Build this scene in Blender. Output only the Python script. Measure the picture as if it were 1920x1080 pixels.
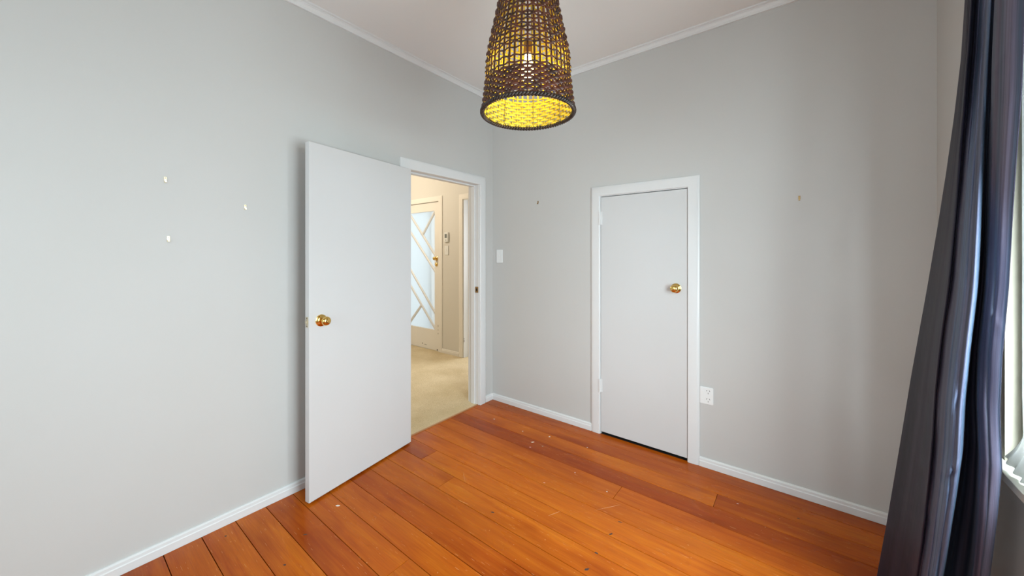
import bpy, bmesh, math, random
from mathutils import Vector, Matrix
random.seed(7)
PI = math.pi
S = bpy.context.scene
COL = S.collection
for o in list(bpy.data.objects): bpy.data.objects.remove(o)

# ------------------------------------------------------------------ camera
cam = bpy.data.cameras.new('camera'); camo = bpy.data.objects.new('camera', cam); COL.objects.link(camo)
cam.sensor_width = 36.0; cam.lens = 690.4/1920*36.0; cam.shift_y = -63.25/1920
cam.clip_start = 0.02
camo.location = (2.264, -2.603, 1.35); camo.rotation_euler = (PI/2, 0, 0.663)
S.camera = camo

# ------------------------------------------------------------------ view + world + lights
S.view_settings.view_transform = 'Standard'; S.view_settings.look = 'None'
S.view_settings.gamma = 1.0; S.view_settings.use_curve_mapping = False
S.view_settings.exposure = 0.18
W = bpy.data.worlds.new('overcast_sky'); S.world = W; W.use_nodes = True
bg = W.node_tree.nodes['Background']; bg.inputs['Color'].default_value = (0.86, 0.95, 1.0, 1); bg.inputs['Strength'].default_value = 1.6

def area(name, loc, direction, sx, sy, power, color, spread=PI):
    l = bpy.data.lights.new(name, 'AREA'); l.shape = 'RECTANGLE'; l.size = sx; l.size_y = sy
    l.energy = power; l.color = color; l.spread = spread
    o = bpy.data.objects.new(name, l); COL.objects.link(o); o.location = loc
    o.rotation_euler = Vector(direction).to_track_quat('-Z', 'Y').to_euler(); return o
# daylight through the room's own window (right), just outside the glass
for zc, pw in ((.98, 18), (1.42, 14.5), (1.86, 7)):       # sky light in small facets, each turned down and a little along the room
    for yc in (-1.14, -1.62, -2.10):
        area('window_daylight', (3.02, yc, zc), (-1, .50, -.85), .46, .40, pw, (0.80, 0.925, 1.0))
# fill light added behind the camera to brighten the room
area('rear_fill_light', (1.25, -3.88, 1.45), (0, 1, -0.05), 1.5, 1.3, 22, (0.77, 0.92, 1.0))
# daylight of the room beyond the far hall doorway
area('far_room_daylight', (-0.2, 3.0, 1.5), (-0.25, -1, 0), 1.4, 1.4, 60, (0.93, 0.97, 1.0))
# warm hall ceiling lamp
hl = bpy.data.lights.new('hall_lamp_light', 'POINT'); hl.energy = 50; hl.color = (1.0, 0.86, 0.66); hl.shadow_soft_size = 0.12
hlo = bpy.data.objects.new('hall_lamp_light', hl); COL.objects.link(hlo); hlo.location = (-2.20, -0.60, 2.40)

# ------------------------------------------------------------------ helpers
def lin(r, g, b):
    f = lambda c: c/255/12.92 if c/255 <= .04045 else ((c/255+.055)/1.055)**2.4
    return (f(r), f(g), f(b), 1)
def mat(name, color, rough=.5, metal=0, **kw):
    m = bpy.data.materials.new(name); m.use_nodes = True
    b = m.node_tree.nodes['Principled BSDF']
    b.inputs['Base Color'].default_value = color if len(color) == 4 else (*color, 1)
    b.inputs['Roughness'].default_value = rough; b.inputs['Metallic'].default_value = metal
    for k, v in kw.items(): b.inputs[k.replace('_', ' ')].default_value = v
    return m
class NT:
    def __init__(s, m): s.t = m.node_tree; s.b = s.t.nodes['Principled BSDF']; s.out = s.t.nodes['Material Output']
    def n(s, typ, **kw):
        x = s.t.nodes.new(typ)
        for k, v in kw.items():
            if k.startswith('i_'):
                key = k[2:].replace('_', ' '); x.inputs[int(key) if key.isdigit() else key].default_value = v
            else: setattr(x, k, v)
        return x
    def l(s, a, b): s.t.links.new(a, b)
def ramp(nt, stops):
    r = nt.n('ShaderNodeValToRGB'); e = r.color_ramp.elements
    while len(e) < len(stops): e.new(.5)
    for el, (p, c) in zip(e, stops): el.position = p; el.color = c if len(c) == 4 else (*c, 1)
    return r
def link(name, me, m=None, parent=None, **props):
    o = bpy.data.objects.new(name, me); COL.objects.link(o)
    if m is not None and me is not None and not me.materials:
        for mm in (m if isinstance(m, (list, tuple)) else [m]): me.materials.append(mm)
    if parent: o.parent = parent
    for k, v in props.items(): o[k] = v
    return o
def from_bm(name, bm, m, parent=None, smooth=False, **props):
    bmesh.ops.recalc_face_normals(bm, faces=bm.faces[:])
    me = bpy.data.meshes.new(name); bm.to_mesh(me); bm.free()
    if smooth: me.polygons.foreach_set('use_smooth', [True]*len(me.polygons))
    return link(name, me, m, parent, **props)
def auto(o, ang=35):
    me = o.data; bm = bmesh.new(); bm.from_mesh(me)
    for e in bm.edges:
        e.smooth = not (len(e.link_faces) == 2 and e.calc_face_angle(0) > math.radians(ang))
    for f in bm.faces: f.smooth = True
    bm.to_mesh(me); bm.free(); return o
def box(bm, x0, x1, y0, y1, z0, z1, bev=0, M=None):
    vs = [bm.verts.new((x, y, z)) for x in (x0, x1) for y in (y0, y1) for z in (z0, z1)]
    idx = [(0,1,3,2),(4,6,7,5),(0,4,5,1),(2,3,7,6),(0,2,6,4),(1,5,7,3)]
    fs = [bm.faces.new([vs[i] for i in f]) for f in idx]
    geom = vs
    if bev:
        es = list({e for f in fs for e in f.edges})
        r = bmesh.ops.bevel(bm, geom=es, offset=bev, segments=2, affect='EDGES', profile=.6)
        geom = list({v for f in r['faces'] for v in f.verts} | {v for v in vs if v.is_valid})
    if M is not None: bmesh.ops.transform(bm, matrix=M, verts=geom)
    return geom
def boxo(name, x0, x1, y0, y1, z0, z1, m, bev=0, parent=None, **props):
    bm = bmesh.new(); box(bm, x0, x1, y0, y1, z0, z1, bev); return from_bm(name, bm, m, parent, **props)
def extrude_profile(bm, prof, p0, p1, ax_u, ax_v):
    """2D profile (u,v) swept from p0 to p1, u along ax_u, v along ax_v"""
    p0, p1, au, av = map(Vector, (p0, p1, ax_u, ax_v))
    a = [bm.verts.new(p0+au*u+av*v) for u, v in prof]; b = [bm.verts.new(p1+au*u+av*v) for u, v in prof]
    n = len(prof)
    for i in range(n): bm.faces.new((a[i], a[(i+1) % n], b[(i+1) % n], b[i]))
    bm.faces.new(a[::-1]); bm.faces.new(b)
def lathe(bm, prof, M=Matrix(), seg=28):
    """profile [(r, z)] around local z"""
    rings = []
    for r, z in prof:
        if r < 1e-6: rings.append([bm.verts.new(M @ Vector((0, 0, z)))])
        else: rings.append([bm.verts.new(M @ Vector((r*math.cos(2*PI*i/seg), r*math.sin(2*PI*i/seg), z))) for i in range(seg)])
    for a, b in zip(rings, rings[1:]):
        for i in range(seg):
            j = (i+1) % seg
            if len(a) == 1 and len(b) == 1: continue
            if len(a) == 1: bm.faces.new((a[0], b[i], b[j]))
            elif len(b) == 1: bm.faces.new((a[i], a[j], b[0]))
            else: bm.faces.new((a[i], a[j], b[j], b[i]))
def tube(bm, pts, r, seg=8, closed=False):
    pts = [Vector(p) for p in pts]; rings = []
    n = len(pts); up = None
    for i, p in enumerate(pts):
        t = ((pts[(i+1) % n]-pts[i-1]) if closed else (pts[min(i+1, n-1)]-pts[max(i-1, 0)])).normalized()
        if up is None: up = t.orthogonal().normalized()
        up = (up - t*up.dot(t)).normalized(); s = t.cross(up)
        rings.append([bm.verts.new(p+(up*math.cos(2*PI*k/seg)+s*math.sin(2*PI*k/seg))*r) for k in range(seg)])
    for i in range(n if closed else n-1):
        a, b = rings[i], rings[(i+1) % n]
        for k in range(seg): bm.faces.new((a[k], a[(k+1) % seg], b[(k+1) % seg], b[k]))
    if not closed: bm.faces.new(rings[0][::-1]); bm.faces.new(rings[-1])
def axisM(loc, d):
    q = Vector(d).normalized().to_track_quat('Z', 'Y'); return Matrix.Translation(loc) @ q.to_matrix().to_4x4()

# ------------------------------------------------------------------ materials
def wall_mat(name, col, bump=.04):
    m = mat(name, col, .62); nt = NT(m)
    tc = nt.n('ShaderNodeTexCoord')
    n1 = nt.n('ShaderNodeTexNoise', i_Scale=2.2, i_Detail=3.0); nt.l(tc.outputs['Object'], n1.inputs['Vector'])
    hs = nt.n('ShaderNodeMix', data_type='RGBA'); hs.inputs[6].default_value = col
    hs.inputs[7].default_value = (col[0]*.96, col[1]*.955, col[2]*.94, 1)
    nt.l(n1.outputs['Fac'], hs.inputs[0]); nt.l(hs.outputs[2], nt.b.inputs['Base Color'])
    n2 = nt.n('ShaderNodeTexNoise', i_Scale=260.0, i_Detail=2.0); nt.l(tc.outputs['Object'], n2.inputs['Vector'])
    bp = nt.n('ShaderNodeBump', i_Strength=bump, i_Distance=.002); nt.l(n2.outputs['Fac'], bp.inputs['Height']); nt.l(bp.outputs[0], nt.b.inputs['Normal'])
    return m
M_wall = wall_mat('wall_paint', (.565, .558, .542, 1))
M_ceil = wall_mat('ceiling_paint', (.79, .78, .765, 1))
M_hallw = wall_mat('hall_wall_paint', (.71, .69, .65, 1))
M_trim = wall_mat('trim_paint', (.73, .73, .73, 1), .02)
M_trim.node_tree.nodes['Principled BSDF'].inputs['Roughness'].default_value = .35
M_door = wall_mat('door_paint', (.625, .625, .625, 1), .03)
M_door.node_tree.nodes['Principled BSDF'].inputs['Roughness'].default_value = .42
M_cream = wall_mat('cream_trim_paint', (.82, .79, .74, 1), .02)
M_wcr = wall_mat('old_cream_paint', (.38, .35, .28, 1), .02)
M_sill = wall_mat('sill_paint', (.80, .78, .71, 1), .02)
M_brass = mat('polished_brass', (.78, .52, .16, 1), .16, 1)
M_brassd = mat('aged_brass', (.40, .26, .12, 1), .38, 1)
M_plate = mat('worn_plate', (.62, .55, .42, 1), .35, 1)
M_plastic = mat('white_plastic', (.80, .81, .80, 1), .3)
M_black = mat('black_gap', (.012, .012, .012, 1), .6)
M_dark = mat('dark_void', (.03, .028, .025, 1), .8)
M_screw = mat('steel_screw', (.45, .43, .40, 1), .35, 1)
M_lcd = mat('grey_display', (.20, .22, .22, 1), .2)
M_chip = mat('chipped_paint', (.05, .035, .025, 1), .7)

# varnished floorboards
M_floor = mat('varnished_rimu', (.42, .12, .02, 1), .24, 0, Specular_IOR_Level=.18); nt = NT(M_floor)
tc = nt.n('ShaderNodeTexCoord'); oi = nt.n('ShaderNodeObjectInfo')
add = nt.n('ShaderNodeVectorMath', operation='ADD'); sc = nt.n('ShaderNodeVectorMath', operation='SCALE'); sc.inputs['Scale'].default_value = 1.0
cx = nt.n('ShaderNodeCombineXYZ')
mr = nt.n('ShaderNodeMath', operation='MULTIPLY', i_1=31.0); nt.l(oi.outputs['Random'], mr.inputs[0]); nt.l(mr.outputs[0], cx.inputs['X']); nt.l(mr.outputs[0], cx.inputs['Z'])
nt.l(tc.outputs['Object'], add.inputs[0]); nt.l(cx.outputs[0], add.inputs[1])
mp = nt.n('ShaderNodeMapping'); mp.inputs['Scale'].default_value = (1.1, 15, 15); nt.l(add.outputs[0], mp.inputs['Vector'])
g1 = nt.n('ShaderNodeTexNoise', i_Scale=2.0, i_Detail=6.0, i_Roughness=.6, i_Distortion=.6); nt.l(mp.outputs[0], g1.inputs['Vector'])
mp2 = nt.n('ShaderNodeMapping'); mp2.inputs['Scale'].default_value = (.9, 3.2, 3); nt.l(add.outputs[0], mp2.inputs['Vector'])
g2 = nt.n('ShaderNodeTexNoise', i_Scale=1.6, i_Detail=3.0, i_Distortion=.4); nt.l(mp2.outputs[0], g2.inputs['Vector'])
mp3 = nt.n('ShaderNodeMapping'); mp3.inputs['Scale'].default_value = (3, 110, 110); nt.l(add.outputs[0], mp3.inputs['Vector'])
g3 = nt.n('ShaderNodeTexNoise', i_Scale=2.0, i_Detail=3.0); nt.l(mp3.outputs[0], g3.inputs['Vector'])
r1 = ramp(nt, [(.20, (.36, .066, .004)), (.42, (.44, .092, .004)), (.58, (.48, .112, .005)), (.8, (.56, .155, .008))]); nt.l(g1.outputs['Fac'], r1.inputs[0])
r2 = ramp(nt, [(.3, (.74, .62, .60)), (.5, (1, 1, 1)), (.7, (1.0, 1.06, 1.0))]); nt.l(g2.outputs['Fac'], r2.inputs[0])
mx = nt.n('ShaderNodeMix', data_type='RGBA', blend_type='MULTIPLY'); mx.inputs[0].default_value = 1; nt.l(r1.outputs[0], mx.inputs[6]); nt.l(r2.outputs[0], mx.inputs[7])
r3 = ramp(nt, [(.3, (.86, .82, .8)), (.6, (1.04, 1.04, 1.04))]); nt.l(g3.outputs['Fac'], r3.inputs[0])
mx3 = nt.n('ShaderNodeMix', data_type='RGBA', blend_type='MULTIPLY'); mx3.inputs[0].default_value = .8; nt.l(mx.outputs[2], mx3.inputs[6]); nt.l(r3.outputs[0], mx3.inputs[7])
mxo = nt.n('ShaderNodeMix', data_type='RGBA', blend_type='MULTIPLY'); mxo.inputs[0].default_value = 1; nt.l(mx3.outputs[2], mxo.inputs[6]); nt.l(oi.outputs['Color'], mxo.inputs[7])
# fine scratches and worn flecks, in world metres
geo = nt.n('ShaderNodeNewGeometry')
def scratch(rot, sc_, thr, seed):
    m_ = nt.n('ShaderNodeMapping'); m_.inputs['Rotation'].default_value = (0, 0, rot); m_.inputs['Scale'].default_value = sc_; m_.inputs['Location'].default_value = (seed, seed*2, 0)
    nt.l(geo.outputs['Position'], m_.inputs['Vector'])
    v = nt.n('ShaderNodeTexNoise', i_Scale=1.0, i_Detail=1.0); nt.l(m_.outputs[0], v.inputs['Vector'])
    r = ramp(nt, [(thr, (0, 0, 0)), (thr+.02, (1, 1, 1))]); nt.l(v.outputs['Fac'], r.inputs[0]); return r
s1 = scratch(.5, (14, 220, 1), .735, 3.1); s2 = scratch(1.9, (16, 260, 1), .745, 9.7); s3 = scratch(0, (70, 70, 1), .77, 5.5)
a1 = nt.n('ShaderNodeMath', operation='MAXIMUM'); nt.l(s1.outputs[0], a1.inputs[0]); nt.l(s2.outputs[0], a1.inputs[1])
a2 = nt.n('ShaderNodeMath', operation='MAXIMUM'); nt.l(a1.outputs[0], a2.inputs[0]); nt.l(s3.outputs[0], a2.inputs[1])
a3 = nt.n('ShaderNodeMath', operation='MULTIPLY', i_1=.38); nt.l(a2.outputs[0], a3.inputs[0])
mxs = nt.n('ShaderNodeMix', data_type='RGBA'); nt.l(a3.outputs[0], mxs.inputs[0]); nt.l(mxo.outputs[2], mxs.inputs[6]); mxs.inputs[7].default_value = (.78, .42, .17, 1)
nt.l(mxs.outputs[2], nt.b.inputs['Base Color'])
rr = nt.n('ShaderNodeMapRange', i_1=.3, i_2=.7, i_3=.17, i_4=.34); nt.l(g2.outputs['Fac'], rr.inputs[0]); nt.l(rr.outputs[0], nt.b.inputs['Roughness'])
bp = nt.n('ShaderNodeBump', i_Strength=.12, i_Distance=.0015); nt.l(g2.outputs['Fac'], bp.inputs['Height']); nt.l(bp.outputs[0], nt.b.inputs['Normal'])

M_carpet = mat('beige_carpet', (.60, .47, .26, 1), .95); nt = NT(M_carpet)
tc = nt.n('ShaderNodeTexCoord')
n1 = nt.n('ShaderNodeTexNoise', i_Scale=3.0, i_Detail=3.0); n2 = nt.n('ShaderNodeTexNoise', i_Scale=160.0, i_Detail=3.0)
for n_ in (n1, n2): nt.l(tc.outputs['Object'], n_.inputs['Vector'])
r1 = ramp(nt, [(.3, (.58, .465, .28)), (.7, (.71, .60, .41))]); nt.l(n1.outputs['Fac'], r1.inputs[0])
r2 = ramp(nt, [(.3, (.8, .78, .74)), (.65, (1.06, 1.06, 1.06))]); nt.l(n2.outputs['Fac'], r2.inputs[0])
mx = nt.n('ShaderNodeMix', data_type='RGBA', blend_type='MULTIPLY'); mx.inputs[0].default_value = 1; nt.l(r1.outputs[0], mx.inputs[6]); nt.l(r2.outputs[0], mx.inputs[7]); nt.l(mx.outputs[2], nt.b.inputs['Base Color'])
bp = nt.n('ShaderNodeBump', i_Strength=.6, i_Distance=.006); nt.l(n2.outputs['Fac'], bp.inputs['Height']); nt.l(bp.outputs[0], nt.b.inputs['Normal'])

# dark striped satin
M_cur = mat('striped_slate_satin', (.07, .075, .10, 1), .54, .05); nt = NT(M_cur)
uv = nt.n('ShaderNodeUVMap'); mp = nt.n('ShaderNodeMapping'); mp.inputs['Scale'].default_value = (1, .02, 1); nt.l(uv.outputs[0], mp.inputs['Vector'])
n1 = nt.n('ShaderNodeTexNoise', i_Scale=9.0, i_Detail=1.0); n2 = nt.n('ShaderNodeTexNoise', i_Scale=110.0, i_Detail=2.0)
for n_ in (n1, n2): nt.l(mp.outputs[0], n_.inputs['Vector'])
r1 = ramp(nt, [(.34, (.028, .032, .050)), (.46, (.075, .070, .100)), (.54, (.052, .072, .105)), (.66, (.105, .105, .150))]); nt.l(n1.outputs['Fac'], r1.inputs[0])
r2 = ramp(nt, [(.35, (.72, .70, .72)), (.62, (1.15, 1.15, 1.18))]); nt.l(n2.outputs['Fac'], r2.inputs[0])
mx = nt.n('ShaderNodeMix', data_type='RGBA', blend_type='MULTIPLY'); mx.inputs[0].default_value = 1; nt.l(r1.outputs[0], mx.inputs[6]); nt.l(r2.outputs[0], mx.inputs[7])
# broad plum-grey, steel blue and teal bands, with fold shade and highlight painted in
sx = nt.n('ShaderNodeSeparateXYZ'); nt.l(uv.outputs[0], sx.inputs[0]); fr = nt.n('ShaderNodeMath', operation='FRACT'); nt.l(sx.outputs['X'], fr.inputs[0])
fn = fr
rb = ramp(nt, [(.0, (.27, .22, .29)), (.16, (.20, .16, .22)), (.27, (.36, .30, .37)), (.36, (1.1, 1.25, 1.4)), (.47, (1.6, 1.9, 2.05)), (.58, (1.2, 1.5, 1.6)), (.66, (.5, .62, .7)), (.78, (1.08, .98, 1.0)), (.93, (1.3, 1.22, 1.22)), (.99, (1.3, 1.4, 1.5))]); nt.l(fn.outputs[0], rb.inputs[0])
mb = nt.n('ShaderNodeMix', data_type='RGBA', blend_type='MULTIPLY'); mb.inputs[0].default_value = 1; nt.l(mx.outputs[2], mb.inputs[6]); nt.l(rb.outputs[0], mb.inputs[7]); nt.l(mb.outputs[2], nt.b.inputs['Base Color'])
nt.b.inputs['Sheen Weight'].default_value = .04; nt.b.inputs['Specular IOR Level'].default_value = .22; nt.b.inputs['Sheen Roughness'].default_value = .35; nt.b.inputs['Sheen Tint'].default_value = (.75, .82, 1, 1)
n3 = nt.n('ShaderNodeTexNoise', i_Scale=6.0, i_Detail=3.0); tc = nt.n('ShaderNodeTexCoord'); nt.l(tc.outputs['Object'], n3.inputs['Vector'])
bp = nt.n('ShaderNodeBump', i_Strength=.25, i_Distance=.012); nt.l(n3.outputs['Fac'], bp.inputs['Height']); nt.l(bp.outputs[0], nt.b.inputs['Normal'])

# rattan
def rattan(name, c0, c1, rough):
    m = mat(name, c1, rough); nt = NT(m)
    g = nt.n('ShaderNodeNewGeometry'); n = nt.n('ShaderNodeTexNoise', i_Scale=28.0, i_Detail=3.0); nt.l(g.outputs['Position'], n.inputs['Vector'])
    r = ramp(nt, [(.36, c0), (.64, c1)]); nt.l(n.outputs['Fac'], r.inputs[0]); nt.l(r.outputs[0], nt.b.inputs['Base Color'])
    return m
M_rat = rattan('stained_rattan', (.026, .006, .003), (.095, .022, .008), .42)
M_cane = rattan('yellow_cane', (.60, .45, .04), (.80, .64, .07), .45)
M_rim = rattan('dark_rattan_rim', (.014, .008, .006), (.045, .026, .018), .40)
M_wire = mat('black_wire', (.01, .008, .007, 1), .5)
M_bulb = bpy.data.materials.new('lit_bulb'); M_bulb.use_nodes = True; t_ = M_bulb.node_tree; t_.nodes.clear()
e_ = t_.nodes.new('ShaderNodeEmission'); e_.inputs[0].default_value = (1.0, .74, .20, 1); e_.inputs[1].default_value = 42
o_ = t_.nodes.new('ShaderNodeOutputMaterial'); t_.links.new(e_.outputs[0], o_.inputs[0])

# frosted door glass: lets daylight through, blurred
M_frost = bpy.data.materials.new('frosted_glass'); M_frost.use_nodes = True; t_ = M_frost.node_tree; t_.nodes.clear()
tr = t_.nodes.new('ShaderNodeBsdfTranslucent'); tr.inputs[0].default_value = (.90, .93, .94, 1)
gl = t_.nodes.new('ShaderNodeBsdfGlossy'); gl.inputs['Roughness'].default_value = .25
mxs_ = t_.nodes.new('ShaderNodeMixShader'); mxs_.inputs[0].default_value = .05
o_ = t_.nodes.new('ShaderNodeOutputMaterial'); t_.links.new(tr.outputs[0], mxs_.inputs[1]); t_.links.new(gl.outputs[0], mxs_.inputs[2]); t_.links.new(mxs_.outputs[0], o_.inputs[0])
M_glass = bpy.data.materials.new('clear_glass'); M_glass.use_nodes = True; t_ = M_glass.node_tree; t_.nodes.clear()
tp = t_.nodes.new('ShaderNodeBsdfTransparent'); tp.inputs[0].default_value = (.97, .985, .98, 1)
gl = t_.nodes.new('ShaderNodeBsdfGlossy'); gl.inputs['Roughness'].default_value = .02
mxs_ = t_.nodes.new('ShaderNodeMixShader'); mxs_.inputs[0].default_value = .05
o_ = t_.nodes.new('ShaderNodeOutputMaterial'); t_.links.new(tp.outputs[0], mxs_.inputs[1]); t_.links.new(gl.outputs[0], mxs_.inputs[2]); t_.links.new(mxs_.outputs[0], o_.inputs[0])
M_net = bpy.data.materials.new('white_net'); M_net.use_nodes = True; t_ = M_net.node_tree; t_.nodes.clear()
df = t_.nodes.new('ShaderNodeBsdfDiffuse'); df.inputs[0].default_value = (.85, .85, .84, 1)
tr = t_.nodes.new('ShaderNodeBsdfTranslucent'); tr.inputs[0].default_value = (.85, .85, .84, 1)
mxs_ = t_.nodes.new('ShaderNodeMixShader'); mxs_.inputs[0].default_value = .45
o_ = t_.nodes.new('ShaderNodeOutputMaterial'); t_.links.new(df.outputs[0], mxs_.inputs[1]); t_.links.new(tr.outputs[0], mxs_.inputs[2]); t_.links.new(mxs_.outputs[0], o_.inputs[0])

# ------------------------------------------------------------------ dimensions
XW = 2.775; YB = -3.70; H = 2.808; T = .12
FRONT = .79                       # hall's front wall
def segs(name, parts, m, **props):
    bm = bmesh.new()
    for p in parts: box(bm, *p)
    return from_bm(name, bm, m, None, kind='structure', **props)
DY0, DY1, DZ = -.962, -.170, 1.992     # rough opening of the room doorway
segs('wall_left', [(-T, 0, YB, DY0, 0, H), (-T, 0, DY1, T, 0, H), (-T, 0, DY0, DY1, DZ, H)], [M_wall], label='plain warm grey wall that the open door leans towards')
KX0, KX1, KZ = 1.063, 1.712, 1.802
segs('wall_back', [(0, KX0, 0, T, 0, H), (KX1, XW, 0, T, 0, H), (KX0, KX1, 0, T, KZ, H)], [M_wall], label='plain warm grey wall with the low cupboard door')
WY0, WY1, WZ0, WZ1 = -2.42, -.714, .675, 2.15
segs('wall_right', [(XW, XW+.16, WY1, T, 0, H), (XW, XW+.16, YB, WY0, 0, H), (XW, XW+.16, WY0, WY1, 0, WZ0), (XW, XW+.16, WY0, WY1, WZ1, H)], [M_wall], label='warm grey window wall behind the dark curtain')
RX0, RX1 = .45, 2.05
segs('wall_front', [(-T, RX0, YB-T, YB, 0, H), (RX1, XW, YB-T, YB, 0, H), (RX0, RX1, YB-T, YB, 0, .75), (RX0, RX1, YB-T, YB, 2.1, H)], [M_wall])
segs('ceiling', [(-T, XW+.16, YB-T, T, H, H+.08)], [M_ceil], label='plain off-white ceiling')
# cupboard recess
segs('wall_cupboard', [(KX0-.02, KX1+.02, T+.62, T+.64, 0, 1.9), (KX0-.04, KX0-.02, T, T+.64, 0, 1.9), (KX1+.02, KX1+.04, T, T+.64, 0, 1.9), (KX0-.04, KX1+.04, T, T+.64, 1.9, 1.92), (KX0-.04, KX1+.04, 0, T+.64, -.06, -.022)], [M_dark])

# ------------------------------------------------------------------ floor: subfloor with one object per board
fl = segs('floor', [(-.01, XW, YB, 0, -.06, -.022)], [M_dark], label='varnished orange-brown timber floorboards')
def board(x0, x1, y0, y1, col):
    bm = bmesh.new(); g = .0015
    box(bm, -(x1-x0)/2+g*.7, (x1-x0)/2-g*.7, -(y1-y0)/2+g, (y1-y0)/2-g, -.02, 0, .0011)
    o = from_bm('floorboard', bm, M_floor, fl); o.location = ((x0+x1)/2, (y0+y1)/2, 0); o.color = (*col, 1)
    return o
tones = [(1, 1, 1), (.93, .90, .88), (1.06, 1.08, 1.1), (.97, .90, .85), (1.03, 1.05, 1), (.88, .80, .78), (1.1, 1.16, 1.2)]
edges = [0.0, -.12] + [-.12-.134*k for k in range(1, 28)]
edges = [e for e in edges if e > YB] + [YB]
special = {3: [(-.004, XW, (.66, .50, .60))],
           2: [(-.004, 1.9, (1.03, 1.05, 1.0)), (1.9, XW, (.84, .74, .72))],
           1: [(-.004, XW, (.93, .87, .84))],
           0: [(-.004, XW, (.88, .80, .76))],
           4: [(-.004, 1.451, (1.0, 1.0, 1.0)), (1.451, XW, (.97, .92, .9))],
           5: [(-.004, XW, (1.04, 1.08, 1.05))],
           7: [(-.004, .30, (.86, .76, .74)), (.30, XW, (1.06, 1.12, 1.1))],
           8: [(-.004, .614, (.98, .95, .92)), (.614, XW, (1.06, 1.1, 1.1))],
           10: [(-.004, XW, (.84, .72, .70))],
           11: [(-.004, XW, (.98, .96, .93))],
           12: [(-.004, .9, (.97, .92, .90)), (.9, XW, (.9, .84, .8))],
           13: [(-.004, XW, (.87, .76, .74))],
           14: [(-.004, XW, (1.08, 1.12, 1.12))],
           16: [(-.004, XW, (.90, .80, .78))]}
for i, (a, b) in enumerate(zip(edges, edges[1:])):
    if i in special: pcs = special[i]
    elif i > 18 and i % 3 == 0:
        xm = random.uniform(.5, 2.3); pcs = [(-.004, xm, random.choice(tones)), (xm, XW, random.choice(tones))]
    else: pcs = [(-.004, XW, random.choice(tones))]
    for x0, x1, c in pcs: board(x0, x1, b, a, c)
# paint specks, knots and scratches of the photographed floor: a few small dried marks
M_scr = mat('worn_varnish', (.72, .42, .20, 1), .5); M_speck = mat('dried_paint', (.80, .72, .62, 1), .5); M_nail = mat('nail_hole', (.06, .03, .02, 1), .6); M_pink = mat('pink_paint', (.80, .38, .30, 1), .5)
def blob(name, x, y, rx, ry, rot, m, h=.0006):
    bm = bmesh.new(); n = 9; c = bm.verts.new((0, 0, h)); ring = []
    for i in range(n):
        a = 2*PI*i/n; k = random.uniform(.65, 1.15)
        ring.append(bm.verts.new((rx*k*math.cos(a), ry*k*math.sin(a), 0)))
    for i in range(n): bm.faces.new((c, ring[i], ring[(i+1) % n]))
    o = from_bm(name, bm, m, fl); o.location = (x, y, .0001); o.rotation_euler = (0, 0, rot); return o
for x, y, rx, ry, r_, m_ in [(.754, -.426, .016, .006, .9, M_speck), (.779, -.494, .008, .006, .2, M_pink), (.806, -.284, .008, .006, 1, M_speck), (1.075, -.771, .007, .005, .3, M_pink),
                             (.292, -.315, .009, .006, 0, M_speck), (.6, -.339, .006, .005, .6, M_speck), (1.096, -.252, .006, .004, 0, M_speck), (.84, -.43, .005, .003, 0, M_speck),
                             (1.40, -.62, .005, .004, 0, M_speck), (1.17, -.57, .004, .003, 0, M_speck), (2.0, -.28, .006, .003, 0, M_speck), (.31, -1.62, .012, .006, .5, M_speck)]:
    blob('paint_speck', x, y, rx, ry, r_, m_)
for x, y, rx, ry, r_ in [(.998, -1.147, .011, .005, .3), (1.547, -.909, .013, .005, 1.2), (1.551, -.804, .011, .004, .2), (1.54, -1.057, .009, .005, 0), (1.545, -1.163, .012, .006, .9),
                         (.098, -2.057, .006, .005, 0), (.388, -1.817, .010, .004, .8), (2.26, -.22, .007, .005, .1), (.50, -1.95, .008, .004, .4)]:
    blob('knot', x, y, rx, ry, r_, M_nail)
for (x0, y0, x1, y1) in [(1.241, -.992, 1.276, -.917), (1.413, -.803, 1.505, -.677), (.78, -1.192, .859, -1.181), (.62, -.99, .71, -1.06)]:
    d = Vector((x1-x0, y1-y0, 0)); L = d.length
    blob('scratch', (x0+x1)/2, (y0+y1)/2, L/2, .0009, math.atan2(d.y, d.x), M_scr, .0003)
boxo('trim_1', -.016, -.003, DY0+.02, DY1-.02, -.02, .006, mat('threshold_wood', (.42, .18, .07, 1), .4), .002, kind='structure', label='narrow wooden strip between hall carpet and floorboards')

# ------------------------------------------------------------------ baseboards, cornices
bprof = [(0, 0), (.016, 0), (.016, .034), (.013, .038), (.012, .050), (.006, .056), (0, .056)]
def baseboard(name, runs, label=None):
    bm = bmesh.new()
    for p0, p1, au in runs: extrude_profile(bm, bprof, p0, p1, au, (0, 0, 1))
    o = from_bm(name, bm, M_trim, None, kind='structure')
    if label: o['label'] = label
baseboard('baseboard_left', [((0, YB, .001), (0, -1.017, .001), (1, 0, 0)), ((0, -.106, .001), (0, 0, .001), (1, 0, 0))], 'white skirting board along the wall with the open door')
baseboard('baseboard_back', [((0, 0, .001), (1.009, 0, .001), (0, -1, 0)), ((1.759, 0, .001), (XW, 0, .001), (0, -1, 0))], 'white skirting board on both sides of the cupboard door')
baseboard('baseboard_right', [((XW, YB, .001), (XW, 0, .001), (-1, 0, 0))])
baseboard('baseboard_front', [((0, YB, .001), (XW, YB, .001), (0, 1, 0))])
cprof = [(0, -.043), (.012, -.043), (.014, -.030), (.021, -.018), (.024, -.016), (.024, -.011), (.036, -.008), (.036, 0), (0, 0)]
def cornice(name, p0, p1, au, label=None):
    bm = bmesh.new(); extrude_profile(bm, cprof, p0, p1, au, (0, 0, 1)); o = from_bm(name, bm, M_trim, None, kind='structure')
    if label: o['label'] = label
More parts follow.
